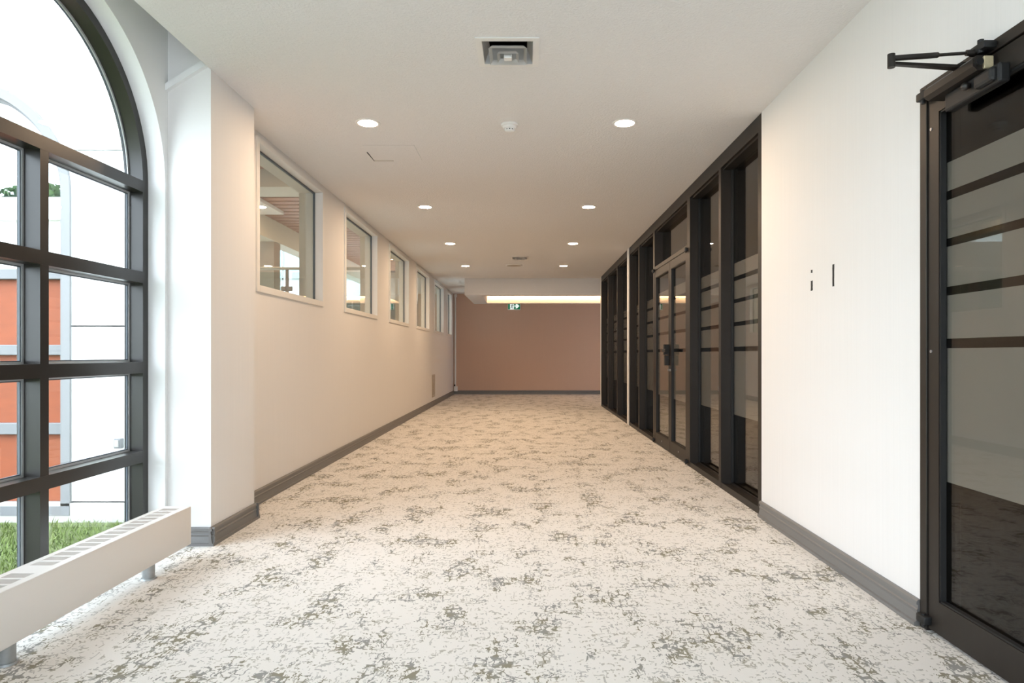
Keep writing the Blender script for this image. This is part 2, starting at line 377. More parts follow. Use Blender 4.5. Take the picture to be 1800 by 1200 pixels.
def arched_window(n, yc, label):
    r = empty('window_%d' % n, (FX1, yc, 0), 'structure'); tag(r, label)
    obj('frame', ring(bmesh.new(), yc, WR, WR-.05, WZ, 0.0, FX0, FX1-.03), 'bronze_win', r, smooth=True)
    obj('glazing_bead', ring(bmesh.new(), yc, WR-.05, WR-.062, WZ, 0.0, FX1-.002, GX), 'alu', r, smooth=True)
    obj('gasket', ring(bmesh.new(), yc, WR-.05, WR-.068, WZ, 0.0, GX+.003, GX), 'gasket', r, smooth=True)
    obj('mullion', BX(FX1-.03, FX0, yc-.026, yc+.026, 0, BARS[0]), 'bronze_win', r)
    obj('sill_rail', BX(FX1-.03, FX0, yc-WR+.05, yc+WR-.05, 0, .045), 'bronze_win', r)
    for i, z in enumerate(BARS):
        obj('transom', BX(FX1-.03, FX0+.001, yc-WR+.045, yc+WR-.045, z-.031, z+.031), 'bronze_win', r)
    zs = [.045] + [z for b in BARS[::-1] for z in (b-.031, b+.031)]
    for c, (a, b) in enumerate(((yc-WR+.05, yc-.026), (yc+.026, yc+WR-.05))):
        for k in range(4):
            z0, z1 = zs[2*k], zs[2*k+1]
            p = obj('pane', BX(GX-.004, GX, a+.01, b-.01, z0+.01, z1-.01), 'pane', r)
            bead = bmesh.new()
            for (u0, u1, v0, v1) in ((a, a+.012, z0, z1), (b-.012, b, z0, z1), (a+.012, b-.012, z0, z0+.010), (a+.012, b-.012, z1-.010, z1)):
                bx(bead, GX+.0005, FX1, u0, u1, v0, v1)
            obj('pane_bead', bead, 'alu', p)
            gk = bmesh.new()
            for (u0, u1, v0, v1) in ((a+.012, a+.018, z0, z1), (b-.018, b-.012, z0, z1), (a+.018, b-.018, z0+.010, z0+.015), (a+.018, b-.018, z1-.015, z1-.010)):
                bx(gk, GX+.0005, GX+.010, u0, u1, v0, v1)
            obj('pane_gasket', gk, 'gasket', p)
    # fanlight above the spring bar: one undivided pane
    pts = [(yc+(WR-.055)*math.cos(PI*i/40), max(BARS[0]+.035, WZ+(WR-.055)*math.sin(PI*i/40))) for i in range(41)]
    obj('fanlight_pane', poly_extrude(bmesh.new(), pts, lambda p: (GX, *p), lambda p: (GX-.004, *p)), 'pane', r)
    return r
for i, y in enumerate(WINY):
    arched_window(i+1, y, ['tall arched window with dark bronze mullions above the white heater', 'arched window next toward the camera, out of view', 'arched window farthest behind the camera'][i])

# ------------------------------------------------------------------ clerestory windows
names = ['nearest clerestory window, beside the pilaster', 'second clerestory window from the pilaster', 'third clerestory window from the pilaster', 'fourth clerestory window from the pilaster', 'fifth clerestory window from the pilaster', 'narrow last clerestory window by the end wall']
for i, (a, b) in enumerate(CW):
    r = empty('window_%d' % (i+4), (XL, (a+b)/2, CZ0), 'structure'); tag(r, names[i] + ', pale casing')
    t = .045
    for nm, A in (('side_casing', (a, a+t, CZ0, CZ1)), ('side_casing', (b-t, b, CZ0, CZ1)), ('sill_casing', (a+t, b-t, CZ0, CZ0+.05)), ('head_casing', (a+t, b-t, CZ1-t, CZ1))):
        obj(nm, bevel(BX(XL-.062, XL+.014, *A), .003, 1), 'trim', r)
    # outer jamb lining beyond the glass
    ln = bmesh.new()
    for A in ((a, a+.05, CZ0, CZ1), (b-.05, b, CZ0, CZ1), (a+.05, b-.05, CZ0, CZ0+.055), (a+.05, b-.05, CZ1-.05, CZ1)): bx(ln, XLB-.03, XL-.078, *A)
    obj('jamb_lining', ln, 'cream', r)
    gk = bmesh.new()
    for A in ((a+.045, a+.056, CZ0+.05, CZ1-.045), (b-.06, b-.045, CZ0+.05, CZ1-.045), (a+.05, b-.05, CZ1-.060, CZ1-.045)): bx(gk, XL-.074, XL-.060, *A)
    obj('gasket', gk, 'gasket', r)
    obj('pane', BX(XL-.072, XL-.067, a+.04, b-.04, CZ0+.045, CZ1-.04), 'clear', r)

# ------------------------------------------------------------------ glass partition
PX0, PX1, PGX = XR, XR+.125, XR+.098
FR = [(.594, 1.102), (1.138, 1.302), (1.335, 1.487), (1.518, 1.664), (1.698, 1.806)]   # frosted bands (z0,z1)
def pane_with_film(parent, x, y0, y1, z0, z1, film=True, name='pane'):
    p = obj(name, BX(x, x+.006, y0, y1, z0, z1), 'smoke', parent)
    if film:
        for (a, b) in FR: obj('frosted_band', BX(x+.0065, x+.0075, y0+.001, y1-.001, a, b), 'frost', p)
    return p
def partition(y0, y1, mull, label, skip=None):
    r = empty('glass_partition', (XR+.06, (y0+y1)/2, 0)); tag(r, label, 'partition', 'smoked glass partitions')
    obj('head_rail', boxes([(PX0, PX1, y0, y1, 2.578, H-.002), (PX0+.02, PX1, y0, y1, 2.560, 2.578)]), 'bronze', r)
    segs = [(y0, y1)] if not skip else [(y0, skip[0]), (skip[1], y1)]
    for a, b in segs:
        obj('floor_track', boxes([(PX0, PX1, a, b, 0, .035), (PX0, PX0+.012, a, b, .035, .048), (PGX-.02, PGX-.008, a, b, .035, .05), (PGX+.012, PX1, a, b, .035, .05)]), 'bronze', r)
    for (a, b) in mull: obj('mullion', bevel(BX(PX0-.002, PX1+.01, a, b, 0, 2.578), .002, 1), 'bronze', r)
    for (a, b), (c, d) in zip(mull, mull[1:]):
        if skip and abs(b-skip[0]) < .02: continue
        pane_with_film(r, PGX, b, c, .04, 2.575)
        obj('glass_stop', boxes([(PGX-.02, PGX-.001, b, b+.012, .05, 2.56), (PGX-.02, PGX-.001, c-.012, c, .05, 2.56)]), 'black', r)
    return r
DY0, DY1 = 6.365, 7.964
p1 = partition(4.362, 9.93, [(4.362, 4.422), (5.263, 5.322), (6.255, DY0), (DY1, 8.06), (9.04, 9.11), (9.87, 9.93)], 'long smoked glass partition with frosted stripes, around the double door', (DY0, DY1))
p2 = partition(10.08, 13.60, [(10.08, 10.12), (11.20, 11.27), (12.44, 12.51), (13.53, 13.60)], 'far smoked glass partition of three panes beyond the white upright')
obj('transom_bar', BX(PX0, PX1, DY0, DY1, 2.095, 2.14), 'bronze', p1)
pane_with_film(p1, PGX, DY0, DY1, 2.14, 2.575, False, 'transom_pane')

# ------------------------------------------------------------------ doors
LX0, LX1, LGX = XR, XR+.045, XR+.024
def leaf(r, y0, y1, z1=2.088, st=.062):
    lf = obj('leaf_frame', boxes([(LX0, LX1, y0, y0+st, .012, z1), (LX0, LX1, y1-st, y1, .012, z1), (LX0, LX1, y0+st, y1-st, .012, .135), (LX0, LX1, y0+st, y1-st, z1-.085, z1)]), 'bronze', r)
    p = pane_with_film(lf, LGX, y0+st-.004, y1-st+.004, .13, z1-.08)
    a, b = y0+st, y1-st
    obj('glazing_gasket', boxes([(LX0+.004, LGX, a, a+.008, .135, z1-.085), (LX0+.004, LGX, b-.008, b, .135, z1-.085), (LX0+.004, LGX, a, b, .135, .142), (LX0+.004, LGX, a, b, z1-.092, z1-.085)]), 'black', lf)
    return lf
def pivot(r, y, z, s=1):
    bm = bevel(BX(XR-.03, XR+.004, y-.028, y+.028, z-.016, z+.016), .005)
    cyl(bm, (XR-.016, y, z-.03), (XR-.016, y, z+.022), .008)
    return obj('pivot_hinge', bm, 'black', r, smooth=True)
# single door at the right edge of the view
d1 = empty('door_1', (XR, 2.1, 0), 'structure'); tag(d1, 'dark framed glass door with frosted stripes at the right edge, with closer arm')
for nm, A in (('jamb', (2.557, 2.600, 0, 2.132)), ('jamb', (1.51, 1.553, 0, 2.132)), ('head', (1.553, 2.557, 2.093, 2.132))):
    obj(nm, bevel(BX(XR-.006, XR+.13, *A), .002, 1), 'bronze', d1)
leaf(d1, 1.56, 2.552)
pivot(d1, 2.560, .045); pivot(d1, 2.560, 2.088)
for z in (1.09, 1.95): obj('screw', cyl(bmesh.new(), (XR-.003, 2.535, z), (XR+.001, 2.535, z), .006, n=10), 'steel', d1)
prof = [(1.572, 2.030), (1.512, 2.030), (1.497, 2.043), (1.497, 2.068), (1.510, 2.080), (1.572, 2.080)]
cl = obj('door_closer', poly_extrude(bmesh.new(), prof, lambda p: (p[0], 2.19, p[1]), lambda p: (p[0], 2.46, p[1])), 'bronze', d1)
obj('end_cap', bevel(BX(1.530, 1.562, 2.182, 2.192, 2.034, 2.076), .002, 1), 'brass', cl)
obj('adjusting_screw', cyl(bmesh.new(), (1.514, 2.178, 2.055), (1.514, 2.192, 2.055), .012), 'black', cl)
obj('drop_plate', bevel(BX(1.535, 1.574, 2.12, 2.40, 1.965, 2.030), .008), 'black', cl)
obj('spindle_cover', bevel(BX(1.515, 1.55, 2.13, 2.22, 1.972, 2.02), .012), 'black', cl)
bm = bmesh.new(); bmesh.ops.create_uvsphere(bm, u_segments=16, v_segments=10, radius=.014, matrix=Matrix.Translation((1.522, 2.265, 2.006))); obj('cap_screw', bm, 'bronze_win', cl, smooth=True)
EL = Vector((1.262, 2.258, 2.10)); A1 = Vector((1.545, 2.222, 2.105)); A2 = Vector((1.535, 2.300, 2.085))
bm = bmesh.new(); mid = EL.lerp(A1, .52); cyl(bm, EL, mid, .0095); cyl(bm, mid, mid.lerp(EL, -.04), .010, .006); cyl(bm, mid, EL.lerp(A1, .86), .0055); cyl(bm, EL.lerp(A1, .84), A1, .010, .012)
obj('upper_arm', bm, 'bronze', cl, smooth=True)
bm = bmesh.new(); E2 = EL+Vector((0, .006, -.016)); dv = (A2-E2); sd = Vector((-dv.y, dv.x, 0)).normalized()*.010
pts = [E2+sd*.7, A2+sd*1.5, A2-sd*1.5, E2-sd*.7]
lo = [bm.verts.new(p-Vector((0, 0, .005))) for p in pts]; hi = [bm.verts.new(p+Vector((0, 0, .005))) for p in pts]
bm.faces.new(lo[::-1]); bm.faces.new(hi)
for i in range(4): bm.faces.new((lo[i], lo[(i+1)%4], hi[(i+1)%4], hi[i]))
obj('lower_arm', bm, 'bronze', cl)
obj('elbow_pin', cyl(bmesh.new(), EL+Vector((0, 0, .014)), EL+Vector((0, 0, -.032)), .0125), 'bronze', cl, smooth=True)
bm = bevel(BX(1.520, 1.566, 2.17, 2.25, 2.098, 2.124), .006); cyl(bm, (1.53, 2.20, 2.09), (1.53, 2.20, 2.135), .010); cyl(bm, (1.548, 2.235, 2.09), (1.548, 2.235, 2.132), .008)
obj('arm_bracket', bm, 'black', cl, smooth=True)
bm = cyl(bmesh.new(), (1.535, 2.300, 2.075), (1.535, 2.300, 2.100), .016); obj('spindle', bm, 'bronze', cl, smooth=True)

# double door in the partition
d2 = empty('door_2', (XR, (DY0+DY1)/2, 0), 'structure'); tag(d2, 'double glass door in dark bronze frames set in the partition')
ym = (DY0+DY1)/2 - .03
l1 = leaf(d2, DY0+.004, ym-.004); l2 = leaf(d2, ym+.004, DY1-.004)
for y in (DY0-.012, DY1+.012):
    pivot(d2, y, .04); pivot(d2, y, 2.092)
lk = obj('lock_case', bevel(BX(XR-.058, XR, ym+.02, ym+.075, 1.07, 1.185), .004), 'black', l2)
obj('lever', bevel(BX(XR-.075, XR-.052, ym-.10, ym+.05, 1.10, 1.135), .006), 'black', lk)
obj('lock_plate', bevel(BX(XR-.050, XR, ym+.018, ym+.07, .955, 1.066), .004), 'bronze', l2)
for y in (ym-.04, ym+.045): obj('key_cylinder', cyl(bmesh.new(), (XR-.012, y, .905), (XR, y, .905), .013), 'steel', l2 if y > ym else l1, smooth=True)
for y in (DY0+.36, DY1-.42): obj('kick_screw', cyl(bmesh.new(), (XR-.004, y, .075), (XR, y, .075), .009, n=10), 'steel', l1 if y < ym else l2)

# ------------------------------------------------------------------ dropped soffit with cove light
SX0, SY0, SY1, SZ = -1.30, 13.92, 16.45, 2.339
struct('ceiling_soffit', boxes([(SX0, 6.05, SY0, SY0+.2, SZ, H), (SX0, -.95, SY0+.2, SY1, SZ, H), (-.95, 6.05, 16.22, SY1, SZ, H), (-.95, 6.05, SY0+.2, 16.22, 2.50, H)]), 'ceil', 'dropped ceiling soffit with a glowing cove before the end wall')
led = tag(obj('cove_light', bevel(BX(-.94, 6.0, 16.13, 16.19, 2.478, 2.4985), .003, 1), 'cove'), 'warm glowing cove light strip inside the dropped soffit', 'light')

# ------------------------------------------------------------------ ceiling fittings
def downlight(x, y, label):
    r = empty('downlight', (x, y, H)); tag(r, label, 'downlight', 'recessed downlights')
    bm = lathe(bmesh.new(), [(.066, .012), (.066, -.004), (.072, -.006), (.084, -.003), (.086, 0)], (x, y, H-.0005), 40)
    obj('trim_ring', bm, 'lampring', r, smooth=True)
    bm = lathe(bmesh.new(), [(.066, .002), (0, .002)], (x, y, H-.006), 40); obj('diffuser', bm, 'lamp', r)
    return r
rows = [4.56, 7.16, 9.54, 11.95]
dn = ['nearest to the camera', 'second from the camera', 'third from the camera', 'farthest from the camera']
for j, (x, side) in enumerate(((-1.10, 'left row by the interior windows'), (.69, 'right row by the glass partition'))):
    first = None
    for i, y in enumerate(rows):
        lab = 'lit round downlight, %s in the %s' % (dn[i], side)
        if first is None and j == 0: dl0 = first = downlight(x, y, lab)
        else: tag(copy_tree(dl0, (x, y, H)), lab)

def diffuser_vent(x, y, s, label):
    r = empty('air_diffuser', (x, y, H)); tag(r, label, 'air diffuser')
    h = s/2
    def frame_sq(ho, hi, zo, zi):
        bm = bmesh.new()
        o = [bm.verts.new((x+a*ho, y+b*ho, zo)) for a, b in ((-1,-1),(1,-1),(1,1),(-1,1))]; i_ = [bm.verts.new((x+a*hi, y+b*hi, zi)) for a, b in ((-1,-1),(1,-1),(1,1),(-1,1))]
        for k in range(4): bm.faces.new((o[k], o[(k+1)%4], i_[(k+1)%4], i_[k]))
        g = bmesh.ops.solidify(bm, geom=list(bm.faces), thickness=.003)
        return bm
    obj('flange', boxes([(x-h, x+h, y-h, y-h*.8, H-.006, H-.0005), (x-h, x+h, y+h*.8, y+h, H-.006, H-.0005), (x-h, x-h*.8, y-h*.8, y+h*.8, H-.006, H-.0005), (x+h*.8, x+h, y-h*.8, y+h*.8, H-.006, H-.0005)]), 'plastic', r)
    obj('outer_cone', frame_sq(h*.80, h*.62, H-.006, H+.07), 'plastic', r)
    obj('middle_cone', frame_sq(h*.60, h*.50, H-.026, H-.004), 'plastic', r)
    obj('inner_cone', frame_sq(h*.34, h*.26, H-.034, H-.014), 'plastic', r)
    obj('core', bevel(BX(x-h*.13, x+h*.13, y-h*.13, y+h*.13, H-.040, H-.02), .004), 'plastic', r)
    q = h*.80
    obj('duct', boxes([(x-q-.01, x-q, y-q, y+q, H+.01, H+.28), (x+q, x+q+.01, y-q, y+q, H+.01, H+.28), (x-q, x+q, y-q-.01, y-q, H+.01, H+.28), (x-q, x+q, y+q, y+q+.01, H+.01, H+.28), (x-q, x+q, y-q, y+q, H+.27, H+.28)]), 'shade_void', r)  # duct inside coloured near black for shade
    return r
diffuser_vent(*VENTS[0], 'square white stepped air diffuser nearest the camera')
diffuser_vent(*VENTS[1], 'square air diffuser far down the ceiling near the round speaker')
# smoke detector
sx, sy = -.112, 4.59
r = empty('smoke_detector', (sx, sy, H)); tag(r, 'small round white smoke detector on the ceiling', 'smoke detector')
obj('mounting_base', lathe(bmesh.new(), [(0, 0), (.060, 0), (.060, -.012), (.054, -.016), (0, -.016)], (sx, sy, H), 32), 'plastic', r, smooth=True)
obj('housing', lathe(bmesh.new(), [(.048, -.016), (.046, -.030), (.034, -.034), (.034, -.036)], (sx, sy, H), 32), 'plastic', r, smooth=True)
obj('sensing_slots', lathe(bmesh.new(), [(.030, -.034), (.030, -.044)], (sx, sy, H), 32), 'dark', r)
bm = bmesh.new()
for k in range(10):
    a = 2*PI*k/10; cyl(bm, (sx+.031*math.cos(a), sy+.031*math.sin(a), H-.045), (sx+.031*math.cos(a), sy+.031*math.sin(a), H-.033), .006, n=6)
obj('slot_ribs', bm, 'plastic', r)
obj('sensor_cap', lathe(bmesh.new(), [(.034, -.043), (.032, -.050), (.022, -.056), (0, -.057)], (sx, sy, H), 32), 'plastic', r, smooth=True)
# round ceiling speaker
px, py = -.21, 11.87
r = empty('ceiling_speaker', (px, py, H)); tag(r, 'flat round speaker grille in the far ceiling', 'speaker')
obj('rim', lathe(bmesh.new(), [(.15, 0), (.15, -.008), (.138, -.012), (.132, -.008)], (px, py, H), 40), 'trim', r, smooth=True)
obj('speaker_grille', lathe(bmesh.new(), [(.134, -.007), (.07, -.009), (0, -.010)], (px, py, H), 40), 'grille', r, smooth=True)
# access hatch with an open joint on one corner
r = empty('access_hatch', (-1.05, 5.25, H)); tag(r, 'flush ceiling access hatch with one dark open joint', 'hatch')
obj('hatch_panel', bevel(BX(-1.262, -.86, 5.05, 5.44, H-.003, H), .0012, 1), 'ceil', r)
obj('open_joint', poly_extrude(bmesh.new(), [(-1.268, 5.22), (-1.258, 5.22), (-1.258, 5.445), (-1.262, 5.455)], lambda p: (*p, H-.0045), lambda p: (*p, H)), 'dark', r)
obj('fine_joint', poly_extrude(bmesh.new(), [(-1.26, 5.443), (-1.10, 5.447), (-1.10, 5.449), (-1.26, 5.452)], lambda p: (*p, H-.0040), lambda p: (*p, H)), 'grille', r)

# ------------------------------------------------------------------ heater under the window
HX0, HX1, HY0, HY1, HZ0, HZ1 = -1.912, -1.762, 1.15, 3.448, .080, .279
r = empty('baseboard_heater', ((HX0+HX1)/2, (HY0+HY1)/2, 0)); tag(r, 'long low cream convector heater with slotted top under the arched window', 'heater')
gx0, gx1 = HX0+.030, HX1-.034
secs = [(2.475, 3.405), (1.47, 2.40)]
cab = boxes([(HX0, HX0+.012, HY0, HY1, HZ0, HZ1), (HX1-.012, HX1, HY0, HY1, HZ0, HZ1), (HX0+.012, HX1-.012, HY1-.012, HY1, HZ0, HZ1), (HX0+.012, HX1-.012, HY0, HY0+.012, HZ0, HZ1)])
cabinet = obj('cabinet', bevel(cab, .004), 'heater', r, smooth=True)
tp = [(HX0+.008, gx0, HY0+.008, HY1-.008, HZ1-.010, HZ1-.0005), (gx1, HX1-.008, HY0+.008, HY1-.008, HZ1-.010, HZ1-.0005), (gx0, gx1, secs[0][1], HY1-.008, HZ1-.010, HZ1-.0005), (gx0, gx1, secs[1][1], secs[0][0], HZ1-.010, HZ1-.0005), (gx0, gx1, HY0+.008, secs[1][0], HZ1-.010, HZ1-.0005)]
obj('top_plate', boxes(tp), 'heater', r)
obj('slot_shade_block', boxes([(HX0+.014, HX1-.014, HY0+.02, HY1-.02, HZ0+.04, HZ1-.05)]), 'shade_void', r)  # near-black block supplies the shade seen through the slots
obj('bottom_tray', BX(HX0+.010, HX1-.010, HY0+.010, HY1-.010, HZ0+.004, HZ0+.012), 'heater', r)
for (a, b) in secs:
    n = 15; pitch = (b-a)/n
    g = bmesh.new(); m = 14
    for k in range(m): 
        x = gx0 + (gx1-gx0)*(k+.5)/m
        bx(g, x-.0010, x+.0010, a, b, HZ1-.0035, HZ1-.0012)
    gr = obj('top_grille', g, 'heater', r)
    proto = None
    for k in range(n+1):
        y = a + pitch*k
        if proto is None: proto = obj('grille_bar', BX(gx0, gx1, y-.0062, y+.0062, HZ1-.010, HZ1-.0004), 'heater', gr); z0 = proto.location.copy()
        else:
            c = proto.copy(); C.objects.link(c); c.parent = gr; c.location = z0 + Vector((0, pitch*k, 0))
for y in (3.145, 2.285, 1.42):
    lg = bmesh.new(); cyl(lg, (-1.812, y, .006), (-1.812, y, HZ0+.006), .027, n=24); cyl(lg, (-1.812, y, 0), (-1.812, y, .007), .036, .033, n=24)
    obj('leg', lg, 'galv', r, smooth=True)

# ------------------------------------------------------------------ small things on walls
# exit sign on the end wall
EX, EZ = -.310, 2.262
r = empty('exit_sign', (EX, YB-.03, EZ)); tag(r, 'green and white running-man exit sign with right arrow on the end wall', 'exit sign')
hw, hh = .170, .100; y0 = YB-.06
obj('housing', bevel(BX(EX-hw, EX+hw, y0, YB, EZ, EZ+2*hh), .006), 'signw', r)
def plate(name, pts, mat, d, parent): return obj(name, poly_extrude(bmesh.new(), pts, lambda p: (EX+p[0], y0-d, EZ+hh+p[1]), lambda p: (EX+p[0], y0-d+.0015, EZ+hh+p[1])), mat, parent)
fg = plate('sign_face', [(-.158, -.088), (.158, -.088), (.158, .088), (-.158, .088)], 'signglow_g', .002, r)
plate('doorway_panel', [(-.108, -.088), (-.004, -.088), (-.004, .088), (-.108, .088)], 'signglow_w', .004, fg)
plate('arrow', [(.012, -.018), (.052, -.018), (.040, -.062), (.078, -.062), (.142, 0), (.078, .062), (.040, .062), (.052, .018), (.012, .018)], 'signglow_w', .004, fg)
man = bmesh.new()
def limb(pts, w):
    for (a, b) in zip(pts, pts[1:]):
        d = Vector((b[0]-a[0], b[1]-a[1])); n = Vector((-d.y, d.x)).normalized()*w
        q = [(a[0]+n.x, a[1]+n.y), (b[0]+n.x, b[1]+n.y), (b[0]-n.x, b[1]-n.y), (a[0]-n.x, a[1]-n.y)]
        poly_extrude(man, q, lambda p: (EX+p[0], y0-.006, EZ+hh+p[1]), lambda p: (EX+p[0], y0-.0042, EZ+hh+p[1]))
limb([(-.046, .040), (-.060, -.010)], .011); limb([(-.058, -.010), (-.038, -.036), (-.036, -.072)], .007); limb([(-.062, -.010), (-.070, -.045), (-.094, -.052)], .007)
limb([(-.044, .036), (-.026, .018), (-.014, .026)], .005); limb([(-.048, .036), (-.074, .030), (-.082, .006)], .005)
poly_extrude(man, [(-.036+.013*math.cos(2*PI*i/12), .062+.013*math.sin(2*PI*i/12)) for i in range(12)], lambda p: (EX+p[0], y0-.006, EZ+hh+p[1]), lambda p: (EX+p[0], y0-.0042, EZ+hh+p[1]))
obj('running_figure', man, 'green', fg)
# wall grille low on the left wall
r = empty('wall_grille', (XL, 13.73, .18)); tag(r, 'taupe ventilation grille low on the left wall', 'vent grille')
obj('grille_frame', boxes([(XL, XL+.010, 13.52, 13.55, .18, .65), (XL, XL+.010, 13.91, 13.94, .18, .65), (XL, XL+.010, 13.55, 13.91, .18, .21), (XL, XL+.010, 13.55, 13.91, .62, .65)]), 'grille', r)
for k in range(14):
    z = .222 + k*.0285
    bm = poly_extrude(bmesh.new(), [(0, z), (.008, z), (.002, z+.024), (0, z+.024)], lambda p: (XL+p[0], 13.55, p[1]), lambda p: (XL+p[0], 13.91, p[1])); obj('louvre', bm, 'grille', r)
# conduit in the far left corner with a small box at its foot
r = empty('conduit', (XL+.06, YB-.03, .1)); tag(r, 'thin pale conduit pipe running down the far left corner', 'conduit')
obj('pipe', cyl(bmesh.new(), (XL+.055, YB-.03, .20), (XL+.055, YB-.03, 2.66), .022, n=14), 'trim', r, smooth=True)
obj('elbow_box', bevel(BX(XL+.03, XL+.10, YB-.07, YB, 2.60, 2.68), .005), 'trim', r)
obj('junction_box', bevel(BX(XL+.02, XL+.115, YB-.07, YB, .085, .215), .006), 'plastic', r)
obj('cable_clip', bevel(BX(XL+.02, XL+.06, YB-.06, YB-.02, .22, .265), .004), 'black', r)
# two dark slots left in the right wall by a removed fixture
def slot(name, y, segs, label):
    r = empty(name, (XR, y, segs[0][0])); tag(r, label, 'wall slot')
    for (z0, z1, w_) in segs:
        n = 6; pts = []
        for i in range(n+1): pts.append((y-w_/2+random.uniform(-.0015, .0015), z0+(z1-z0)*i/n))
        for i in range(n, -1, -1): pts.append((y+w_/2+random.uniform(-.0015, .0015), z0+(z1-z0)*i/n))
        obj('gouge', poly_extrude(bmesh.new(), pts, lambda p: (XR-.0012, p[0], p[1]), lambda p: (XR+.001, p[0], p[1])), 'dark', r)
slot('wall_slot', 3.594, [(1.428, 1.482, .022), (1.526, 1.542, .018)], 'broken short dark slot on the white wall, nearer the partition')
slot('wall_slot', 3.342, [(1.425, 1.538, .018)], 'unbroken dark slot on the white wall, nearer the single door')

# ------------------------------------------------------------------ outside: lawn, white wing wall with arched window
EY = 4.65
struct('ground', boxes([(-40, XW-.22, -30, 4.9, -.25, -.11)]), 'soil', 'lawn ground outside the arched window')
gr = bmesh.new(); rnd = random.Random(3)
for i in range(26000):
    x = -2.27 - 4.2*rnd.random()**1.2; y = rnd.uniform(2.3, EY-.09); h = rnd.uniform(.02, .05)*(1.35 if rnd.random() < .1 else 1); a = rnd.uniform(0, 2*PI); wd = rnd.uniform(.0025, .005)
    dx, dy = math.cos(a)*wd, math.sin(a)*wd; lx, ly = rnd.gauss(0, .022), rnd.gauss(0, .022)
    v = [gr.verts.new(p) for p in ((x-dx, y-dy, -.115), (x+dx, y+dy, -.115), (x+dx*.6+lx*.5, y+dy*.6+ly*.5, -.11+h*.6), (x-dx*.6+lx*.5, y-dy*.6+ly*.5, -.11+h*.6), (x+lx, y+ly, -.11+h))]
    gr.faces.new((v[0], v[1], v[2], v[3])); gr.faces.new((v[3], v[2], v[4]))
me = bpy.data.meshes.new('lawn_grass'); gr.to_mesh(me); gr.free(); me.materials.append(MAT['grass'])
lawn = bpy.data.objects.new('lawn_grass', me); C.objects.link(lawn); tag(lawn, 'bright green lawn grass outside the arched window', 'grass', kind='stuff')
# wing wall: core with arched hole, facing panels with recessed joints
AX, AZ, AR = -4.04, 2.21, .82
bm = arch_wall(bmesh.new(), -10.0, XW-.2, [AX], AR, AZ, -.11, 7.2, EY+.02, EY+.2, lambda u, z, d: (u, d, z))
ew = struct('wall_exterior', bm, 'joint', 'white panelled wing wall outside the window')
def panel(pts): 
    return obj('wall_panel', poly_extrude(bmesh.new(), pts, lambda p: (p[0], EY-.012, p[1]), lambda p: (p[0], EY+.022, p[1])), 'stucco', ew)
gp = .006; XE = XW-.222
def arc(a0, a1, n=14): return [(AX+AR*math.cos(math.radians(a0+(a1-a0)*i/n)), AZ+AR*math.sin(math.radians(a0+(a1-a0)*i/n))) for i in range(n+1)]
j0, j1, j2, top = .031, 1.278, 2.525, 7.0
aj = math.degrees(math.asin((j2-AZ)/AR)); ad = 63
for s_ in (1, -1):
    m_ = (lambda pts: pts) if s_ == 1 else (lambda pts: [(2*AX-p[0], p[1]) for p in pts])
    xe = XE if s_ == 1 else 2*AX+9.9
    panel(m_([(AX+AR, j0+gp), (xe, j0+gp), (xe, j1-gp), (AX+AR, j1-gp)]))
    panel(m_([(AX+AR, j1+gp), (xe, j1+gp), (xe, j2-gp)] + arc(aj-.4, 0) if True else []))
    P_ = arc(ad-.5, aj+.4)[-1]
    d0 = (AX+AR*math.cos(math.radians(ad)), AZ+AR*math.sin(math.radians(ad))); k = 1.4
    panel(m_(arc(aj+.4, ad-.6) + [(d0[0]+k+gp, d0[1]+k-gp), (xe, d0[1]+k-gp), (xe, j2+gp)]))
d0 = (AX+AR*math.cos(math.radians(ad)), AZ+AR*math.sin(math.radians(ad)))
panel(arc(ad+.6, 180-ad-.6, 24) + [(2*AX-d0[0]-1.4+gp, d0[1]+1.4), (d0[0]+1.4-gp, d0[1]+1.4)])
panel([(2*AX+9.9, d0[1]+1.4+gp), (XE, d0[1]+1.4+gp), (XE, top), (2*AX+9.9, top)])
obj('plinth', BX(-10.0, XE, EY-.03, EY+.03, -.12, j0-gp), 'concrete', ew)
# its arched window
aw = empty('arched_facade_window', (AX, EY, 0)); tag(aw, 'arched window with orange spandrel panels and grey rails on the white wing wall', 'window')
def ringx(Ro, Ri, z0, y0_, y1_):
    b_ = ring(bmesh.new(), AX, Ro, Ri, AZ, z0, y0_, y1_)
    for v in b_.verts: v.co = Vector((v.co.y, v.co.x, v.co.z))
    return b_
obj('frame', ringx(AR-.001, AR-.066, .0, EY-.03, EY+.12), 'extgrey', aw, smooth=True)
obj('inner_frame', ringx(AR-.066, AR-.090, .0, EY+.02, EY+.12), 'extgrey', aw, smooth=True)
obj('sill', poly_extrude(bmesh.new(), [(EY-.035, -.06), (EY+.1, -.06), (EY+.1, .03), (EY-.035, .005)], lambda p: (AX-AR, p[0], p[1]), lambda p: (AX+AR, p[0], p[1])), 'extgrey', aw)
zz = lambda y: CH-(y-622)/(F/EY)
for (a, b) in ((zz(385), zz(345)), (zz(490), zz(472)), (zz(624), zz(606)), (zz(764), zz(744))):
    obj('rail', bevel(BX(AX-AR+.092, AX+AR-.085, EY+.015, EY+.12, a, b), .004, 1), 'extgrey' if b < 2 else 'stucco', aw)
for (a, b, m_) in ((zz(885), zz(764), 'orange'), (zz(744), zz(624), 'orange'), (zz(606), zz(490), 'orange'), (zz(472), zz(385), 'stucco')):
    obj('spandrel', BX(AX-AR+.09, AX+AR-.10, EY+.06, EY+.09, a, b), m_, aw)
pts = [(AX+(AR-.088)*math.cos(PI*i/40), max(zz(346), AZ+(AR-.088)*math.sin(PI*i/40))) for i in range(41)]
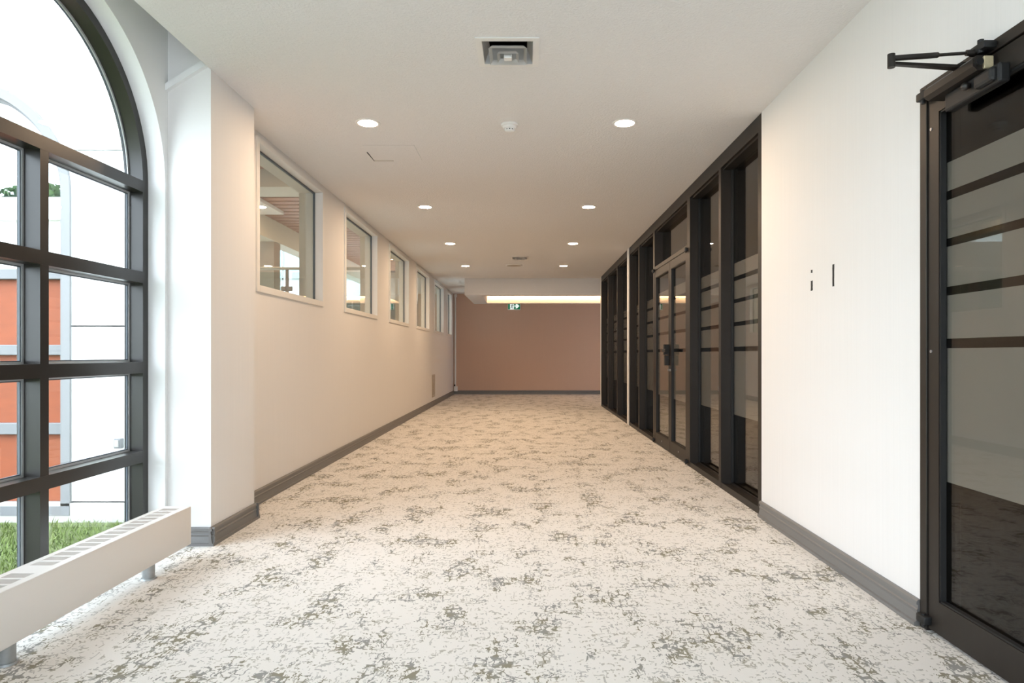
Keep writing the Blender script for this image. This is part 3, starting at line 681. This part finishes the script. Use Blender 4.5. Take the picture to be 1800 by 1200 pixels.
obj('fanlight_pane', poly_extrude(bmesh.new(), pts, lambda p: (p[0], EY+.075, p[1]), lambda p: (p[0], EY+.08, p[1])), 'mirror', aw)
obj('dark_backing', poly_extrude(bmesh.new(), pts, lambda p: (p[0], EY+.11, p[1]), lambda p: (p[0], EY+.12, p[1])), 'extgrey', aw)  # dark sheet added so the mirrored tree shows in the pane
# outdoor outlet box
r = empty('outdoor_outlet', (-2.87, EY-.03, .42)); tag(r, 'small grey outlet box on the white outside wall', 'outlet')
obj('box_body', bevel(BX(-2.895, -2.848, EY-.055, EY-.010, .415, .485), .004), 'extgrey', r); obj('flip_cover', bevel(BX(-2.886, -2.857, EY-.063, EY-.055, .425, .475), .003), 'steel', r)
# courtyard tree, seen mirrored in the arched pane
r = empty('courtyard_tree', (-12.6, -8.2, -.11)); tag(r, 'pale green courtyard tree mirrored in the outdoor arched window', 'tree')
bm = cyl(bmesh.new(), (-12.6, -8.2, -.11), (-12.5, -8.1, 2.6), .14, .09, n=12)
for k in range(6):
    a = k*1.05; cyl(bm, (-12.5, -8.1, 2.2+.1*k), (-12.5+1.1*math.cos(a), -8.1+1.1*math.sin(a), 3.7+.2*k), .05, .02, n=8)
obj('trunk', bm, 'bark', r, smooth=True)
bm = bmesh.new(); rnd = random.Random(5)
for i in range(5200):
    u, v = rnd.uniform(-1, 1), rnd.uniform(0, 2*PI); q = math.sqrt(1-u*u); rr = rnd.uniform(.55, 1.0)
    c = Vector((-12.5+2.0*rr*q*math.cos(v), -8.1+2.0*rr*q*math.sin(v), 4.0+1.6*rr*u)); a = Vector((rnd.gauss(0, 1), rnd.gauss(0, 1), rnd.gauss(0, 1))).normalized(); b = a.orthogonal().normalized()
    bm.faces.new([bm.verts.new(p) for p in (c-a*.14, c+b*.08, c+a*.14, c-b*.08)])
obj('foliage', bm, 'leaf', r)

# ------------------------------------------------------------------ atrium beyond the clerestory windows
AY0, AY1, ACZ = 4.85, 19.5, 3.453
struct('floor_atrium', BX(-10, XLB, AY0, AY1, -.12, 0), 'atfloor', 'pale atrium floor')
struct('wall_atrium', boxes([(XLB-.001, XLB, 4.66, AY1, H, 7.2), (-4.47, XLB, AY1, AY1+.1, 0, 3.6), (-10, -4.47, AY1, AY1+.1, 5.6, 7.2)]), 'cream', 'cream walls of the atrium')
wc = struct('ceiling_atrium', boxes([(-4.47, XLB, AY0, AY1, ACZ+.06, ACZ+.16)]), 'shade_void', 'wood slat ceiling of the atrium')  # near-black backing supplies the shade between slats
proto = None; k = 0; y = 6.2
while y < 18.6:
    if not (8.33 < y < 9.03):
        if proto is None: proto = obj('slat', BX(-4.46, XLB-.01, y, y+.185, ACZ, ACZ+.045), 'wood', wc); l0 = proto.location.copy(); y00 = y
        else: c = proto.copy(); C.objects.link(c); c.parent = wc; c.location = l0+Vector((0, y-y00, 0))
    y += .25
struct('atrium_beam', BX(-9.9, XLB-.005, 8.5, 9.04, 3.25, 3.50), 'cream', 'cream beam crossing the atrium ceiling')
struct('atrium_fascia', BX(-4.75, -4.47, 9.04, AY1, 3.09, 3.75), 'cream', 'long cream beam along the atrium')
struct('atrium_soffit', BX(-4.47, -4.03, 9.04, 10.9, 3.40, ACZ), 'paint', 'white soffit piece under the wood ceiling')
struct('atrium_column', BX(-5.35, -4.50, 11.70, 12.0, 0, 3.09), 'taupe', 'taupe atrium column')
struct('roof_atrium', BX(-10, -4.75, AY0, AY1, 7.2, 7.3), 'cream', 'high atrium roof')
struct('atrium_skirt', BX(-10, XLB-.01, 10.2, 10.5, 0, 1.30), 'cream', 'cream landing edge below the glass guard')
tag(copy_tree(dl0, (-4.16, 10.3, 3.40)), 'lit downlight in the white soffit seen through the first clerestory window')
for (x, y, t) in ((-3.3, 7.2, 'first, before the cream beam'), (-3.3, 10.6, 'second, just past the cream beam'), (-3.3, 13.4, 'third, midway'), (-3.3, 16.4, 'fourth, by the glazed end')):  # extra lamps added to warm and brighten the atrium
    tag(copy_tree(dl0, (x, y, ACZ-.001)), 'added downlight brightening the atrium from its wood slat ceiling, ' + t)
# glass guard
r = empty('glass_guard', (-4.4, 10.0, 1.30)); tag(r, 'glass guard with slim rail seen through the clerestory windows', 'railing')
obj('top_rail', cyl(bmesh.new(), (-6.5, 10.0, 2.385), (XLB-.02, 10.0, 2.385), .024, n=12), 'cream', r, smooth=True)
for x in (-5.3, -3.645, -2.2):
    p = obj('post', bevel(BX(x-.022, x+.022, 9.98, 10.02, .0, 2.37), .004, 1), 'taupe', r)
    for s_ in (-1, 1): obj('clamp', bevel(BX(x+s_*.05-.04, x+s_*.05+.04, 9.97, 9.985, 2.04, 2.11), .012), 'taupe', p)
for (a, b) in ((-5.22, -3.72), (-3.57, -2.25)): obj('guard_pane', BX(a, b, 9.985, 9.995, 1.35, 2.33), 'railglass', r)
r = empty('speckled_screen', (-3.3, 14.0, 0)); tag(r, 'speckled teal glass screen seen low through the clerestory windows', 'screen')
for k in range(3): obj('screen_panel', BX(-4.44+.75*k, -3.72+.75*k, 13.99, 14.01, .05, 2.20), 'speckle', r)
for k in range(4): obj('screen_post', bevel(BX(-4.47+.75*k, -4.44+.75*k, 13.98, 14.02, 0, 2.22), .003, 1), 'alu', r)
obj('screen_cap', bevel(BX(-4.47, -2.19, 13.975, 14.025, 2.20, 2.235), .003, 1), 'cream', r)
# glazed end of the atrium: teal above, white below; unseen side glazing added to let daylight in
ge = empty('window_10', (-7.2, AY1, 0), 'structure'); tag(ge, 'tall teal and white glazed end of the atrium')
zt = CH+133.5*AY1/F
for k in range(4):
    a = -9.9+1.34*k; b = a+1.30
    obj('teal_pane', BX(a, b, AY1+.02, AY1+.03, zt, 5.6), 'teal', ge); obj('white_pane', BX(a, b, AY1+.02, AY1+.03, .1, zt-.05), 'frost_w', ge); obj('mullion', BX(b, b+.04, AY1, AY1+.06, 0, 5.6), 'alu', ge)
obj('rail', BX(-9.9, -4.6, AY1, AY1+.06, zt-.05, zt), 'alu', ge)
gs = empty('window_11', (-9.9, 12, 0), 'structure'); tag(gs, 'unseen glazed side added to let daylight into the atrium')
for k in range(6):
    a = AY0+.05+2.42*k
    obj('pane', BX(-9.92, -9.91, a, a+2.36, .1, 7.0), 'dimming', gs); obj('mullion', BX(-9.96, -9.88, a+2.36, a+2.42, 0, 7.1), 'alu', gs)
# glazed opening behind the camera
gd = empty('window_12', (-.2, YN, 0), 'structure'); tag(gd, 'glazed opening behind the camera')
for k in range(2): obj('pane', BX(-1.46+1.28*k, -.22+1.28*k, YN-.08, YN-.07, .05, 2.46), 'pane', gd)
obj('frame', boxes([(-1.5, -1.45, YN-.12, YN-.03, 0, 2.5), (-.23, -.17, YN-.12, YN-.03, 0, 2.5), (1.05, 1.1, YN-.12, YN-.03, 0, 2.5), (-1.45, 1.05, YN-.12, YN-.03, 0, .05), (-1.45, 1.05, YN-.12, YN-.03, 2.45, 2.5)]), 'bronze', gd)
